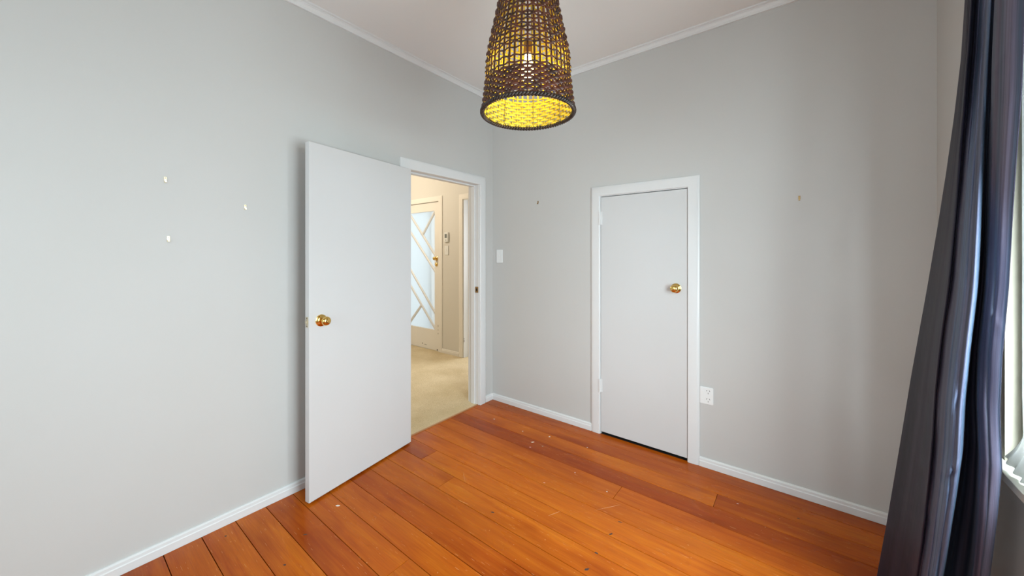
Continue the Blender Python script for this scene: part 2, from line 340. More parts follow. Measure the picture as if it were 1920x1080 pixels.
cornice('trim_2', (0, YB, H), (0, 0, H), (1, 0, 0), 'white moulded cornice above the wall with the open door')
cornice('trim_3', (0, 0, H), (XW, 0, H), (0, -1, 0), 'white moulded cornice above the cupboard wall')
cornice('trim_4', (XW, YB, H), (XW, 0, H), (-1, 0, 0))
cornice('trim_5', (0, YB, H), (XW, YB, H), (0, 1, 0))

# ------------------------------------------------------------------ door casings
def casing(name, origin, au, an, w0, w1, top, cw, m, th=.018, label=None, legs=(True, True), z0=.001):
    """architrave in the plane (au, z): outer edges w0..w1, outer top, width cw; an = outward normal. Mitred profile."""
    au, an, og = Vector(au), Vector(an), Vector(origin)
    prof = [(0, .0), (0, th*.55), (.010, th*.85), (.022, th), (cw-.004, th), (cw, th-.003), (cw, 0)]   # d from outer edge, height
    bm = bmesh.new(); L, Tp, R = [], [], []
    path = [(w0, z0), (w0, top), (w1, top), (w1, z0)]
    rings = []
    for k in range(4):
        ring = []
        for d, h in prof:
            u = path[k][0] + (d if k < 2 else -d); z = path[k][1] - (d if k in (1, 2) else 0)
            ring.append(bm.verts.new(og+au*u+Vector((0, 0, z))+an*h))
        rings.append(ring)
    for k in range(3):
        a, b = rings[k], rings[k+1]
        if (k == 0 and not legs[0]) or (k == 2 and not legs[1]): continue
        for i in range(len(prof)-1): bm.faces.new((a[i], a[i+1], b[i+1], b[i]))
        bm.faces.new((a[-1], a[0], b[0], b[-1]))
    bm.faces.new(rings[0]); bm.faces.new(rings[3][::-1])
    o = from_bm(name, bm, m, None, kind='structure'); 
    if label: o['label'] = label
    return auto(o, 25)
casing('trim_6', (0, 0, 0), (0, 1, 0), (1, 0, 0), -1.017, -.106, 2.05, .078, M_trim, label='white architrave round the open doorway')
# lining of the room doorway: jambs, head and stop
bm = bmesh.new()
box(bm, -T-.001, .001, DY0, -.942, 0, DZ-.0); box(bm, -T-.001, .001, -.190, DY1, 0, DZ); box(bm, -T-.001, .001, -.942, -.190, DZ-.020, DZ)
box(bm, -.085, -.042, -.942, -.930, 0, DZ-.02, .002); box(bm, -.085, -.042, -.202, -.190, 0, DZ-.02, .002); box(bm, -.085, -.042, -.930, -.202, DZ-.032, DZ-.02, .002)
dl = from_bm('trim_7', bm, M_trim, None, kind='structure', label='white door lining with stop, inside the open doorway')
bm = bmesh.new(); box(bm, -.040, -.004, -.1925, -.190, 1.005, 1.058, .0006)
sp = from_bm('strike_plate', bm, M_brassd, dl, label='brass strike plate')
bm = bmesh.new(); box(bm, -.029, -.014, -.1935, -.1915, 1.020, 1.043); from_bm('latch_hole', bm, M_black, sp)
casing('trim_8', (-T, 0, 0), (0, 1, 0), (-1, 0, 0), -1.017, -.106, 2.05, .078, M_cream)

# cupboard frame
casing('trim_9', (0, 0, 0), (1, 0, 0), (0, -1, 0), 1.009, 1.760, 1.858, .070, M_trim, label='white architrave round the cupboard door')
bm = bmesh.new()
box(bm, KX0, 1.083, -.004, T, 0, KZ); box(bm, 1.694, KX1, -.004, T, 0, KZ); box(bm, 1.083, 1.694, -.004, T, 1.784, KZ)
box(bm, 1.083, 1.095, .032, .06, .0, 1.784); box(bm, 1.682, 1.694, .032, .06, 0, 1.784); box(bm, 1.095, 1.682, .032, .06, 1.772, 1.784)
cl = from_bm('trim_10', bm, M_trim, None, kind='structure', label='white lining inside the cupboard frame')
bm = bmesh.new(); box(bm, 1.6915, 1.694, -.005, .024, 1.098, 1.142); from_bm('strike_plate', bm, M_brassd, cl)

# ------------------------------------------------------------------ door knob set
def knobset(parent, loc, d, m=M_brass, s=1.0, name='door_knob'):
    bm = bmesh.new()
    prof = [(0, .062), (.010, .0617), (.018, .0595), (.0235, .054), (.0255, .047), (.0245, .040), (.020, .034), (.0145, .029), (.0115, .024), (.0115, .006), (0, .006)]
    lathe(bm, [(r*s, z*s) for r, z in prof], axisM(loc, d), 32)
    k = from_bm(name, bm, m, parent, smooth=True); auto(k, 50)
    bm = bmesh.new()
    prof = [(.0115, .013), (.016, .0125), (.024, .0095), (.029, .005), (.0325, .0035), (.0330, .0), (0, 0)]
    lathe(bm, [(r*s, z*s) for r, z in prof], axisM(loc, d), 32)
    r = from_bm('rose', bm, m, k, smooth=True); auto(r, 40)
    bm = bmesh.new(); lathe(bm, [(0, .0632*s), (.0045*s, .0630*s), (.0055*s, .0612*s)], axisM(loc, d), 16)
    from_bm('lock_button', bm, m, k, smooth=True)
    return k
# ------------------------------------------------------------------ door_1: open flush door
hinge = Vector((.078, -.975, 0)); free = Vector((.190, -1.716, 0))
du = (free-hinge).normalized(); Lf = (free-hinge).length; dn = Vector((du.y, -du.x, 0)); dn = dn if dn.x < 0 else -dn   # towards wall
Mx = Matrix(((du.x, dn.x, 0, hinge.x), (du.y, dn.y, 0, hinge.y), (0, 0, 1, 0), (0, 0, 0, 1)))
bm = bmesh.new(); box(bm, 0, Lf, 0, .035, .012, 1.957, .0015)
bm.transform(Mx)
d1 = from_bm('door_1', bm, M_door, None, kind='structure', label='white flush door standing wide open against the left wall')
kl = Mx @ Vector((Lf-.068, 0, .985)); knobset(d1, kl, -dn)
kl2 = Mx @ Vector((Lf-.068, .035, .985)); knobset(d1, kl2, dn)
bm = bmesh.new(); box(bm, Lf-.0003, Lf+.0018, .006, .029, .955, 1.012, .0006); bm.transform(Mx)
lp = from_bm('latch_plate', bm, M_plate, d1, label='worn brass latch plate')
bm = bmesh.new(); box(bm, Lf+.0018, Lf+.009, .011, .024, .975, .992, .001); bm.transform(Mx); from_bm('latch_bolt', bm, M_plate, lp)
for z in (.962, 1.005):
    bm = bmesh.new(); lathe(bm, [(0, .001), (.003, .0008), (.0034, 0)], Mx @ axisM((Lf+.0018, .0175, z), (1, 0, 0)), 10); from_bm('screw', bm, M_chip, lp)
for z in (.20, 1.70):
    bm = bmesh.new(); box(bm, -.003, .001, .004, .033, z, z+.09); bm.transform(Mx)
    tube(bm, [(.030, -.957, z), (.030, -.957, z+.09)], .006, 8); box(bm, .018, .032, -.957, -.955, z, z+.09); box(bm, .030, .050, -.972, -.960, z, z+.09)
    from_bm('hinge', bm, M_trim, d1)
# ------------------------------------------------------------------ door_2: cupboard door
bm = bmesh.new(); box(bm, 1.0865, 1.6865, -.008, .028, .020, 1.778, .0012)
d2 = from_bm('door_2', bm, M_door, None, kind='structure', label='closed low white flush cupboard door')
knobset(d2, (1.618, -.008, 1.124), (0, -1, 0))
for z in (.315, 1.572):
    bm = bmesh.new(); tube(bm, [(1.081, -.019, z), (1.081, -.019, z+.098)], .0065, 10); box(bm, 1.083, 1.0975, -.0135, -.008, z, z+.098, .0008); box(bm, 1.068, 1.081, -.0215, -.0155, z, z+.098, .0008)
    h_ = from_bm('hinge', bm, M_trim, d2)

# ------------------------------------------------------------------ hall shell
segs('floor_hall', [(-3.9, -.016, -3.2, FRONT, -.06, .004)], [M_carpet], label='beige carpet of the hall')
bm = bmesh.new(); 
segs('wall_hall_front', [(-3.9, -2.535, FRONT, FRONT+.12, 0, H), (-1.665, -1.195, FRONT, FRONT+.12, 0, H), (-2.535, -1.665, FRONT, FRONT+.12, 2.095, H), (-1.195, -.34, FRONT, FRONT+.12, 2.075, H), (-.34, 0, FRONT, FRONT+.12, 0, H)],
     [M_hallw], label='cream hall wall with the glazed front door')
segs('wall_hall_side', [(-T, 0, T, FRONT, 0, H)], [M_hallw])
segs('wall_hall_far', [(-4.02, -3.9, -3.2, FRONT+.12, 0, H)], [M_hallw])
segs('wall_hall_back', [(-4.02, -T, -3.32, -3.2, 0, H)], [M_hallw])
segs('wall_hall_inner', [(-T-.012, -T-.001, -3.2, -1.02, 0, H), (-T-.012, -T-.001, -.10, FRONT, 0, H), (-T-.012, -T-.001, -1.02, -.10, 2.051, H)], [M_hallw])
segs('ceiling_hall', [(-4.02, 0, -3.32, FRONT+.12, H, H+.08)], [M_ceil])
bm = bmesh.new()
extrude_profile(bm, bprof, (-1.592, FRONT, .004), (-1.262, FRONT, .004), (0, -1, 0), (0, 0, 1)); extrude_profile(bm, bprof, (-3.9, FRONT, .004), (-2.61, FRONT, .004), (0, -1, 0), (0, 0, 1))
from_bm('baseboard_hall', bm, M_cream, None, kind='structure', label='short skirting board between the front door and the far doorway')
casing('trim_11', (0, FRONT, 0), (1, 0, 0), (0, -1, 0), -2.608, -1.592, 2.155, .072, M_cream, label='cream architrave round the glazed front door')
bm = bmesh.new()
box(bm, -2.535, -2.515, FRONT-.004, FRONT+.12, .0, 2.075+.02); box(bm, -1.678, -1.664, FRONT-.004, FRONT+.12, 0, 2.095); box(bm, -2.515, -1.678, FRONT-.004, FRONT+.12, 2.083, 2.095)
from_bm('trim_12', bm, M_cream, None, kind='structure')
casing('trim_13', (0, FRONT, 0), (1, 0, 0), (0, -1, 0), -1.262, -.27, 2.135, .072, M_cream, label='cream architrave of the far hall doorway')
bm = bmesh.new()
box(bm, -1.196, -1.178, FRONT-.004, FRONT+.12, 0, 2.076); box(bm, -.36, -.34, FRONT-.004, FRONT+.12, 0, 2.076); box(bm, -1.178, -.36, FRONT-.004, FRONT+.12, 2.056, 2.076)
fj = from_bm('trim_14', bm, M_trim, None, kind='structure', label='white lining of the far hall doorway')
# far door, swung into the room beyond
bm = bmesh.new(); box(bm, -1.176, -1.141, FRONT+.125, FRONT+.885, .014, 2.045, .0015)
d4 = from_bm('door_4', bm, M_door, None, kind='structure', label='white door swung back inside the far doorway')
for z in (.19, 1.70):
    bm = bmesh.new()
    for k in range(4): tube(bm, [(-1.170, FRONT+.1205, z+k*.028), (-1.170, FRONT+.1205, z+k*.028+.018)], .006, 8)
    box(bm, -1.178, -1.1765, FRONT+.10, FRONT+.12, z, z+.10)
    from_bm('hinge', bm, M_brassd, d4, label='dark hinge knuckles')
for z, w in ((.205, .03), (.245, .012)):
    bm = bmesh.new(); box(bm, -1.1785, -1.1765, FRONT-.003, FRONT+.004, z, z+w); from_bm('paint_chip', bm, M_chip, fj)
# room beyond
segs('floor_leak_block', [(-3.9, -1.9, FRONT, 2.6, -.1, .003)], [M_wall])  # unseen slab added to stop sky light leaking under the front door
segs('floor_far_room', [(-1.9, .6, FRONT, 3.4, -.06, .004)], [M_carpet])
segs('wall_far_room', [(-1.9, -1.8, FRONT+.12, 3.4, 0, H), (.5, .6, FRONT+.12, 3.4, 0, H), (-1.9, -1.0, 3.3, 3.4, 0, H), (-1.0, .6, 3.3, 3.4, 0, .8), (-1.0, .6, 3.3, 3.4, 2.2, H)], [M_wall])
segs('ceiling_far_room', [(-1.9, .6, FRONT+.12, 3.4, H, H+.08)], [M_ceil])

# ------------------------------------------------------------------ door_3: glazed front door with diagonal glazing bars
GX0, GX1, GZ0, GZ1 = -2.415, -1.762, .290, 1.958
y0, y1 = FRONT+.004, FRONT+.044
bm = bmesh.new()
box(bm, -2.512, GX0, y0, y1, .006, 2.079, .001); box(bm, GX1, -1.681, y0, y1, .006, 2.079, .001)
box(bm, GX0-.001, GX1+.001, y0+.0005, y1-.0005, .0065, GZ0, .001); box(bm, GX0-.001, GX1+.001, y0+.0005, y1-.0005, GZ1, 2.0785, .001)
d3 = from_bm('door_3', bm, M_cream, None, kind='structure', label='glazed front door with diagonal bars, seen through the doorway')
boxo('glass_pane', GX0-.004, GX1+.004, FRONT+.021, FRONT+.027, GZ0-.004, GZ1+.004, M_frost, 0, d3, label='bright frosted glass')
def bar(p, q, w=.038):
    # clip to the pane, flat bar with chamfer lying in the door plane
    (xa, za), (xb, zb) = p, q; d = Vector((xb-xa, 0, zb-za)); L = d.length; d.normalize(); n = Vector((-d.z, 0, d.x))
    bm = bmesh.new(); prof = [(-w/2, .018), (-w/2, .009), (-w/2+.012, 0), (w/2-.012, 0), (w/2, .009), (w/2, .018)]
    a = []; b = []
    for o_, h in prof:
        a.append(bm.verts.new(Vector((xa, y0+h, za))+n*o_)); b.append(bm.verts.new(Vector((xb, y0+h, zb))+n*o_))
    m_ = len(prof)
    for i in range(m_): bm.faces.new((a[i], a[(i+1) % m_], b[(i+1) % m_], b[i]))
    bm.faces.new(a[::-1]); bm.faces.new(b)
    for co, no in (((GX0, 0, 0), (-1, 0, 0)), ((GX1, 0, 0), (1, 0, 0)), ((0, 0, GZ0), (0, 0, -1)), ((0, 0, GZ1), (0, 0, 1))):
        r = bmesh.ops.bisect_plane(bm, geom=bm.verts[:]+bm.edges[:]+bm.faces[:], plane_co=co, plane_no=no, clear_outer=True)
        es = [e for e in bm.edges if e.is_boundary]
        if es: bmesh.ops.holes_fill(bm, edges=es, sides=0)
    return from_bm('glazing_bar', bm, M_trim, d3)
def ext(p, q, k0, k1):
    d = (q[0]-p[0], q[1]-p[1]); return ((p[0]-d[0]*k0, p[1]-d[1]*k0), (q[0]+d[0]*k1, q[1]+d[1]*k1))
bar(*ext((-2.293, 1.897), (-1.771, 1.342), .3, .1)); bar(*ext((-2.293, 1.65), (-1.759, 1.106), .3, .1))
bar(*ext((-2.291, 1.086), (-1.759, .52), .3, .1)); bar(*ext((-2.291, .848), (-1.77, .311), .3, .1))
bar((-1.74, 1.987), (-2.030, 1.640), .040); bar((-2.075, .600), (-2.39, .283), .040)
k3 = (-1.722, y0, 1.292); knobset(d3, k3, (0, -1, 0), s=.95)
bm = bmesh.new(); lathe(bm, [(0, .020), (.012, .019), (.016, .013), (.024, .009), (.026, .0), (0, 0)], axisM((-1.722, y0, 1.208), (0, -1, 0)), 20)
lk = from_bm('deadlock', bm, M_brass, d3, smooth=True, label='round brass lock below the knob'); auto(lk, 40)
bm = bmesh.new(); box(bm, -.0025, .0025, -.012, .012, .019, .026); bm.transform(axisM((-1.722, y0, 1.208), (0, -1, 0))); from_bm('thumb_turn', bm, M_brass, lk)
for x, z, w, h in ((-2.04, .062, .018, .010), (-1.985, .055, .05, .004), (-1.715, .012, .016, .018)):
    bm = bmesh.new(); box(bm, x, x+w, y0-.001, y0+.001, z, z+h); from_bm('paint_chip', bm, M_chip, d3)
for z, h in ((.345, .03), (.245, .02), (.30, .012)):
    bm = bmesh.new(); box(bm, -1.6665, -1.6625, FRONT-.0185, FRONT-.016, z, z+h)
    c_ = from_bm('paint_chip', bm, M_chip, fj)

# ------------------------------------------------------------------ window in the right wall
bm = bmesh.new()   # jamb lining, boards standing in the opening
x0, x1 = XW-.001, XW+.158
box(bm, x0, x1, WY1-.018, WY1, WZ0+.0, WZ1); box(bm, x0, x1, WY0, WY0+.018, WZ0, WZ1); box(bm, x0, x1, WY0+.018, WY1-.018, WZ1-.018, WZ1)
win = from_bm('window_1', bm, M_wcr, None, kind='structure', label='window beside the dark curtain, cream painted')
# note: visible reveal face of the lining lies about y = -.768
bm = bmesh.new()
fx0, fx1 = XW+.030, XW+.072
ya, yb = WY0+.022, WY1-.024
for a, b in ((ya, (ya+yb)/2-.002), ((ya+yb)/2+.002, yb)):
    box(bm, fx0, fx1, a, a+.05, .70, WZ1-.024, .002); box(bm, fx0, fx1, b-.05, b, .70, WZ1-.024, .002)
    box(bm, fx0, fx1, a+.05, b-.05, .70, .765, .002); box(bm, fx0, fx1, a+.05, b-.05, WZ1-.08, WZ1-.024, .002)
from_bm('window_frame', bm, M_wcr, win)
for a, b in ((ya, (ya+yb)/2-.002), ((ya+yb)/2+.002, yb)):
    boxo('window_pane', fx0+.018, fx0+.022, a+.045, b-.045, .76, WZ1-.075, M_glass, 0, win)
boxo('window_sill', XW-.034, XW+.158, WY0-.06, WY1+.03, .676, .700, M_sill, .002, win, label='cream painted sill board')
# unseen window, added as a source for the rear fill light
bm = bmesh.new()
for a in (RX0, (RX0+RX1)/2-.025, RX1-.05): box(bm, a, a+.05, YB-.09, YB-.04, .75, 2.1, .002)
for z in (.75, 2.05): box(bm, RX0, RX1, YB-.089, YB-.041, z, z+.05, .002)
w2 = from_bm('rear_fill_window', bm, M_cream, None, kind='structure')
for a in (RX0+.04, (RX0+RX1)/2+.02): boxo('window_pane', a, a+.70, YB-.068, YB-.064, .79, 2.06, M_glass, 0, w2)  # panes of the added rear fill window

# ------------------------------------------------------------------ net curtain end on the sill
def sheet(fn, nu, nv, frac=False):
    bm = bmesh.new(); uvl = bm.loops.layers.uv.new('UVMap')
    g = [[bm.verts.new(fn(i/nu, j/nv)) for i in range(nu+1)] for j in range(nv+1)]
    # arc length in u for the middle row
    acc = [0]
    for i in range(nu): acc.append(acc[-1]+(g[nv//2][i+1].co-g[nv//2][i].co).length)
    if frac: acc = [i/nu for i in range(nu+1)]
    for j in range(nv):
        for i in range(nu):
            f = bm.faces.new((g[j][i], g[j][i+1], g[j+1][i+1], g[j+1][i]))
            for lp_, (a, b) in zip(f.loops, ((i, j), (i+1, j), (i+1, j+1), (i, j+1))): lp_[uvl].uv = (acc[a], b/nv*2.3)
    return bm
def net_fn(s, t):
    z = .7035+1.40*t
    flare = max(0, 1-t/.085); flare = flare**1.4
    pl = math.sin(s*60+t*1.5)
    y = -.812-.34*s + .030*flare*(1-s)**2 - .006*t
    x = XW+.012+.009*pl*(.5+.5*min(1, t*6)) - .028*flare*(1-.4*s)
    z += .022*flare*(1-s*4 if s < .25 else 0) + .0025*flare*(pl+1)
    return (x, y, z)
bm = sheet(net_fn, 180, 90)
net = from_bm('net_curtain', bm, M_net, None, smooth=True, label='white net curtain whose pleated hem rests on the sill', category='net curtain')
md = net.modifiers.new('t', 'SOLIDIFY'); md.thickness = .0015
bm = bmesh.new(); tube(bm, [(XW+.017, WY0+.02, 2.115), (XW+.017, WY1-.02, 2.115)], .004, 8); from_bm('net_wire', bm, M_plastic, net)

# ------------------------------------------------------------------ dark curtain
LZ = [0.02, .042, .255, .611, .896, 1.228, 1.455, 1.626, 1.807, 1.991, 2.199, 2.36]
LP = [(2.510, -.512), (2.513, -.510), (2.543, -.492), (2.577, -.526), (2.602, -.560), (2.629, -.630), (2.646, -.677), (2.659, -.703), (2.672, -.725), (2.684, -.738), (2.700, -.705), (2.705, -.70)]
RZ = [0.02, .412, .607, .764, .919, 1.069, 1.261, 1.463, 1.557, 1.763, 2.1, 2.36]
RP = [(2.688, -.80), (2.70, -.901), (2.70, -.956), (2.70, -.988), (2.70, -.976), (2.70, -.990), (2.70, -1.029), (2.70, -1.054), (2.70, -1.068), (2.70, -1.103), (2.70, -1.13), (2.70, -1.14)]
def interp(zs, ps, z):
    for i in range(len(zs)-1):
        if z <= zs[i+1]:
            t = max(0, (z-zs[i])/(zs[i+1]-zs[i])); return (ps[i][0]*(1-t)+ps[i+1][0]*t, ps[i][1]*(1-t)+ps[i+1][1]*t)
    return ps[-1]
# plan of the folds at three heights: (bearing fraction, depth offset) along the cloth
KB = [(0, 0), (.15, -.07), (.33, -.17), (.37, -.16), (.43, -.19), (.50, -.20), (.57, -.17), (.62, -.02), (.83, .04), (.865, -.05), (.94, -.04), (1, 0)]
KM = [(0, 0), (.13, -.08), (.26, -.16), (.31, -.14), (.40, -.185), (.50, -.195), (.61, -.16), (.645, .00), (.72, .035), (.745, -.040), (.87, -.030), (1, 0)]
KT = [(0, 0), (.07, -.030), (.13, -.025), (.18, .030), (.26, .050), (.36, .045), (.43, -.020), (.48, .015), (.52, .025), (.55, -.045), (.76, -.050), (1, 0)]
def cr(F, s):
    for i in range(len(F)-1):
        if s <= F[i+1][0]:
            p0 = F[max(i-1, 0)]; p1 = F[i]; p2 = F[i+1]; p3 = F[min(i+2, len(F)-1)]
            t = (s-p1[0])/(p2[0]-p1[0]); m1 = (p2[1]-p0[1])/(p2[0]-p0[0])*(p2[0]-p1[0]); m2 = (p3[1]-p1[1])/(p3[0]-p1[0])*(p2[0]-p1[0])
            return (2*t**3-3*t*t+1)*p1[1]+(t**3-2*t*t+t)*m1+(-2*t**3+3*t*t)*p2[1]+(t**3-t*t)*m2
    return F[-1][1]
def spline(P, q):
    x = q*(len(P)-1); i = min(int(x), len(P)-2); t = x-i
    p0, p1, p2, p3 = P[max(i-1, 0)], P[i], P[i+1], P[min(i+2, len(P)-1)]
    o = []
    for a, b, c, d in zip(p0, p1, p2, p3):
        m1, m2 = (c-a)*.35, (d-b)*.35
        o.append((2*t**3-3*t*t+1)*b+(t**3-2*t*t+t)*m1+(-2*t**3+3*t*t)*c+(t**3-t*t)*m2)
    return o
CAM0 = (2.264, -2.603)      # the folds are laid out as bearings and distances from the middle of the room's near end
def cur_fn(s, t):
    z = .02+2.34*t
    l = interp(LZ, LP, z); r = interp(RZ, RP, z)
    kb, km, kt = spline(KB, s), spline(KM, s), spline(KT, s)
    sm = lambda x: (lambda c: c*c*(3-2*c))(min(1, max(0, x)))
    w1, w2 = sm((z-.25)/.95), sm((z-1.2)/.85)
    k = [(a*(1-w1)+b*w1)*(1-w2)+c*w2 for a, b, c in zip(kb, km, kt)]
    al = math.atan2(l[0]-CAM0[0], l[1]-CAM0[1]); ar = math.atan2(r[0]-CAM0[0], r[1]-CAM0[1])
    dl_, dr_ = math.hypot(l[0]-CAM0[0], l[1]-CAM0[1]), math.hypot(r[0]-CAM0[0], r[1]-CAM0[1])
    b, off = k
    wr = .0035*math.sin(z*9+s*17)+.0025*math.sin(z*21+s*31)
    wr += .0032*math.sin(s*74+z*.9)+.0018*math.sin(s*139+1.1-z*1.7)
    off -= wr*min(1, 6*s, 6*(1-s))
    for zc, sl, hw, amp, sc_, sw_ in ((.72, .30, .016, .012, .46, .10), (.665, -.12, .010, .010, .36, .08), (.695, .30, .014, -.010, .46, .10), (.98, .9, .03, .004, .50, .07), (.93, .9, .03, -.003, .50, .07),
                                      (1.18, -.4, .012, .006, .9, .08), (1.85, .5, .015, .006, .85, .08), (.45, .6, .02, .008, .15, .10), (.30, -.4, .02, .008, .40, .12)):
        off -= amp*math.exp(-((z-zc-sl*(s-sc_))/hw)**2)*math.exp(-((s-sc_)/sw_)**2)
    a = al+(ar-al)*b; d = dl_*(1-b)+dr_*b+off
    return (CAM0[0]+d*math.sin(a), CAM0[1]+d*math.cos(a), z)
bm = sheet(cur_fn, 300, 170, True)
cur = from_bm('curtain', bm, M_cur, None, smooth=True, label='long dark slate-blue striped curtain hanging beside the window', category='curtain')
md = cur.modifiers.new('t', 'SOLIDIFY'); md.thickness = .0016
bm = bmesh.new(); tube(bm, [(2.70, -2.6, 2.385), (2.70, -.60, 2.385)], .012, 12)
rod = from_bm('curtain_rod', bm, M_dark, None, smooth=True, label='dark curtain rod above the window, out of frame', category='curtain rod')
for y in (-2.5, -.66):
    bm = bmesh.new(); tube(bm, [(XW, y, 2.385), (2.70, y, 2.385)], .007, 8); lathe(bm, [(0, .006), (.02, .006), (.022, 0), (0, 0)], axisM((XW-.0, y, 2.385), (-1, 0, 0)), 16); from_bm('bracket', bm, M_dark, rod)
for k in range(8):
    y = -.72-.055*k; bm = bmesh.new(); tube(bm, [(2.70+.019*math.cos(a*PI/8), y, 2.381+.019*math.sin(a*PI/8)) for a in range(16)], .002, 6, True)
    from_bm('ring', bm, M_dark, rod)

# ------------------------------------------------------------------ pendant lamp
LX, LY, LZ0 = 1.392, -1.381, 1.925
lamp = bpy.data.objects.new('pendant_lamp', None); COL.objects.link(lamp); lamp.location = (LX, LY, H)
lamp['label'] = 'tall tapered woven rattan pendant lamp, lit, hanging from the ceiling'; lamp['category'] = 'pendant lamp'
OFF = Vector((0, 0, LZ0-H))
RP_ = [(0, .183), (.017, .184), (.05, .180), (.10, .174), (.157, .170), (.20, .168), (.241, .163), (.283, .154), (.374, .134), (.461, .116), (.60, .086), (.73, .058), (.80, .048)]
def Rh(h): 
    return cr(RP_, max(0, min(.80, h)))
NS = 46; TOP = .775
def inward(o):      # inner faces take the yellow cane colour
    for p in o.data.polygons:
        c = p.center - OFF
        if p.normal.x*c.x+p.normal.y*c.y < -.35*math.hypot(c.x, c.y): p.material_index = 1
def strip_ring(name, h0, width, th, phase, tilt=0, m=M_rat):
    bm = bmesh.new(); n = NS*4; rings = []
    wob = [random.uniform(-1, 1) for _ in range(3)]
    for i in range(n):
        a = 2*PI*i/n
        h = h0+tilt*math.sin(a+wob[0]*3)+tilt*.5*math.sin(3*a+wob[1]*3)
        amp = .0042
        r = Rh(h)+amp*math.cos(NS/2*a+phase); c, s_ = math.cos(a), math.sin(a)
        rings.append([bm.verts.new(OFF+Vector((rr_*c, rr_*s_, hh))) for rr_, hh in ((r-th/2, h-width*.36), (r, h-width/2), (r+th/2, h-width*.36), (r+th/2, h+width*.36), (r, h+width/2), (r-th/2, h+width*.36))])
    for i in range(n):
        a_, b_ = rings[i], rings[(i+1) % n]
        for k in range(6): bm.faces.new((a_[k], a_[(k+1) % 6], b_[(k+1) % 6], b_[k]))
    o = from_bm(name, bm, [m, M_cane], lamp, smooth=True); inward(o); return o
hs = [.008+.0113*k for k in range(10)]            # close weave above the rim
hs += [.124, .152, .181, .199, .2105, .2225]      # open band, then closer again
h = .240
k = 0
while h < TOP-.01:
    hs.append(h); k += 1
    h += random.choice([.0145, .0155, .017, .019, .027 if h > .3 else .016])
for k, h in enumerate(hs):
    loose = h > .11
    strip_ring('weaver', h, .0107 if not loose else (random.uniform(.0058, .0072) if h < .23 else random.uniform(.0078, .0098)), .0028, PI*(k % 2), .0022 if loose else .0003)
for j in range(NS):
    a = 2*PI*j/NS + random.uniform(-.012, .012)
    bm = bmesh.new(); n = 34; rings = []; lean = random.uniform(-.02, .02)
    for i in range(n+1):
        h = .001+(TOP+.01)*i/n; r = Rh(h); w = .0036 if h < .5 else .003
        aa = a+lean*(h/TOP)
        rad = Vector((math.cos(aa), math.sin(aa), 0)); tan = Vector((-math.sin(aa), math.cos(aa), 0)); p = OFF+Vector((0, 0, h))
        rings.append([bm.verts.new(p+rad*(r+dr)+tan*dw) for dr, dw in ((-.0011, -w), (.0011, -w), (.0014, 0), (.0011, w), (-.0011, w))])
    for i in range(n):
        for k in range(5): bm.faces.new((rings[i][k], rings[i][(k+1) % 5], rings[i+1][(k+1) % 5], rings[i+1][k]))
    bm.faces.new(rings[0][::-1]); bm.faces.new(rings[-1])
    inward(from_bm('stave', bm, [M_rat, M_cane], lamp, smooth=True))
# braided rim: two strands wound round a core
bm = bmesh.new()
for ph in (0, PI):
    pts = []
    for i in range(92*8):
        a = 2*PI*i/(92*8); w = 46*a+ph
        r = .1855+.0050*math.cos(w); pts.append(OFF+Vector((r*math.cos(a), r*math.sin(a), .0050*math.sin(w))))
    tube(bm, pts, .0046, 7, True)
from_bm('braided_rim', bm, M_rim, lamp, smooth=True, label='thick dark braided rim')
bm = bmesh.new(); tube(bm, [OFF+Vector((.0495*math.cos(2*PI*i/32), .0495*math.sin(2*PI*i/32), TOP+.005)) for i in range(32)], .006, 8, True)
from_bm('top_ring', bm, M_rim, lamp, smooth=True)
for k in range(8):    # wire cage inside
    a = math.atan2(.7881, -.6155)-math.radians(10.5)+k*PI/4
    bm = bmesh.new(); tube(bm, [OFF+Vector(((Rh(h)-.0075)*math.cos(a), (Rh(h)-.0075)*math.sin(a), h)) for h in [.004+.0771*i for i in range(11)]], .0011, 5); from_bm('wire', bm, M_wire, lamp)
bm = bmesh.new(); tube(bm, [OFF+Vector((0, 0, .26)), Vector((0, 0, -.02))], .003, 8); from_bm('cord', bm, M_wire, lamp)
bm = bmesh.new(); lathe(bm, [(0, -.028), (.02, -.028), (.045, -.018), (.05, 0), (0, 0)], Matrix(), 24); from_bm('ceiling_rose', bm, M_plastic, lamp, smooth=True)
bm = bmesh.new(); lathe(bm, [(0, .30), (.010, .30), (.017, .285), (.019, .245), (.019, .235), (0, .235)], Matrix.Translation(OFF), 20); from_bm('lamp_holder', bm, M_brassd, lamp, smooth=True)
bm = bmesh.new(); lathe(bm, [(0, .128), (.012, .130), (.022, .137), (.027, .150), (.0285, .165), (.026, .182), (.019, .205), (.013, .222), (.013, .235), (0, .235)], Matrix.Translation(OFF), 24); from_bm('bulb', bm, M_bulb, lamp, smooth=True)

# ------------------------------------------------------------------ switches and sockets
def frame(o, ax, n):    # local x along wall, y out of wall
    pass
def wallbox(bm, T_, x0, x1, z0, z1, d0, d1, bev=0):
    """T_ maps (u along wall, depth out, z)"""
    box(bm, x0, x1, d0, d1, z0, z1, bev, T_)
def TM(origin, au, an):
    return Matrix(((au[0], an[0], 0, origin[0]), (au[1], an[1], 0, origin[1]), (0, 0, 1, origin[2]), (0, 0, 0, 1)))
def part(name, parent, T_, dims, m, bev=0, **p):
    bm = bmesh.new(); box(bm, *dims); 
    if bev:
        bmesh.ops.bevel(bm, geom=bm.edges[:], offset=bev, segments=2, affect='EDGES')
    bm.transform(T_); return from_bm(name, bm, m, parent, **p)
Tm = TM((.0905, 0, 1.332), (1, 0), (0, -1))
sw = part('light_switch', None, Tm, (-.036, .036, .0005, .009, -.060, .060), M_plastic, .003, label='small white light switch in the corner beside the open doorway', category='light switch')
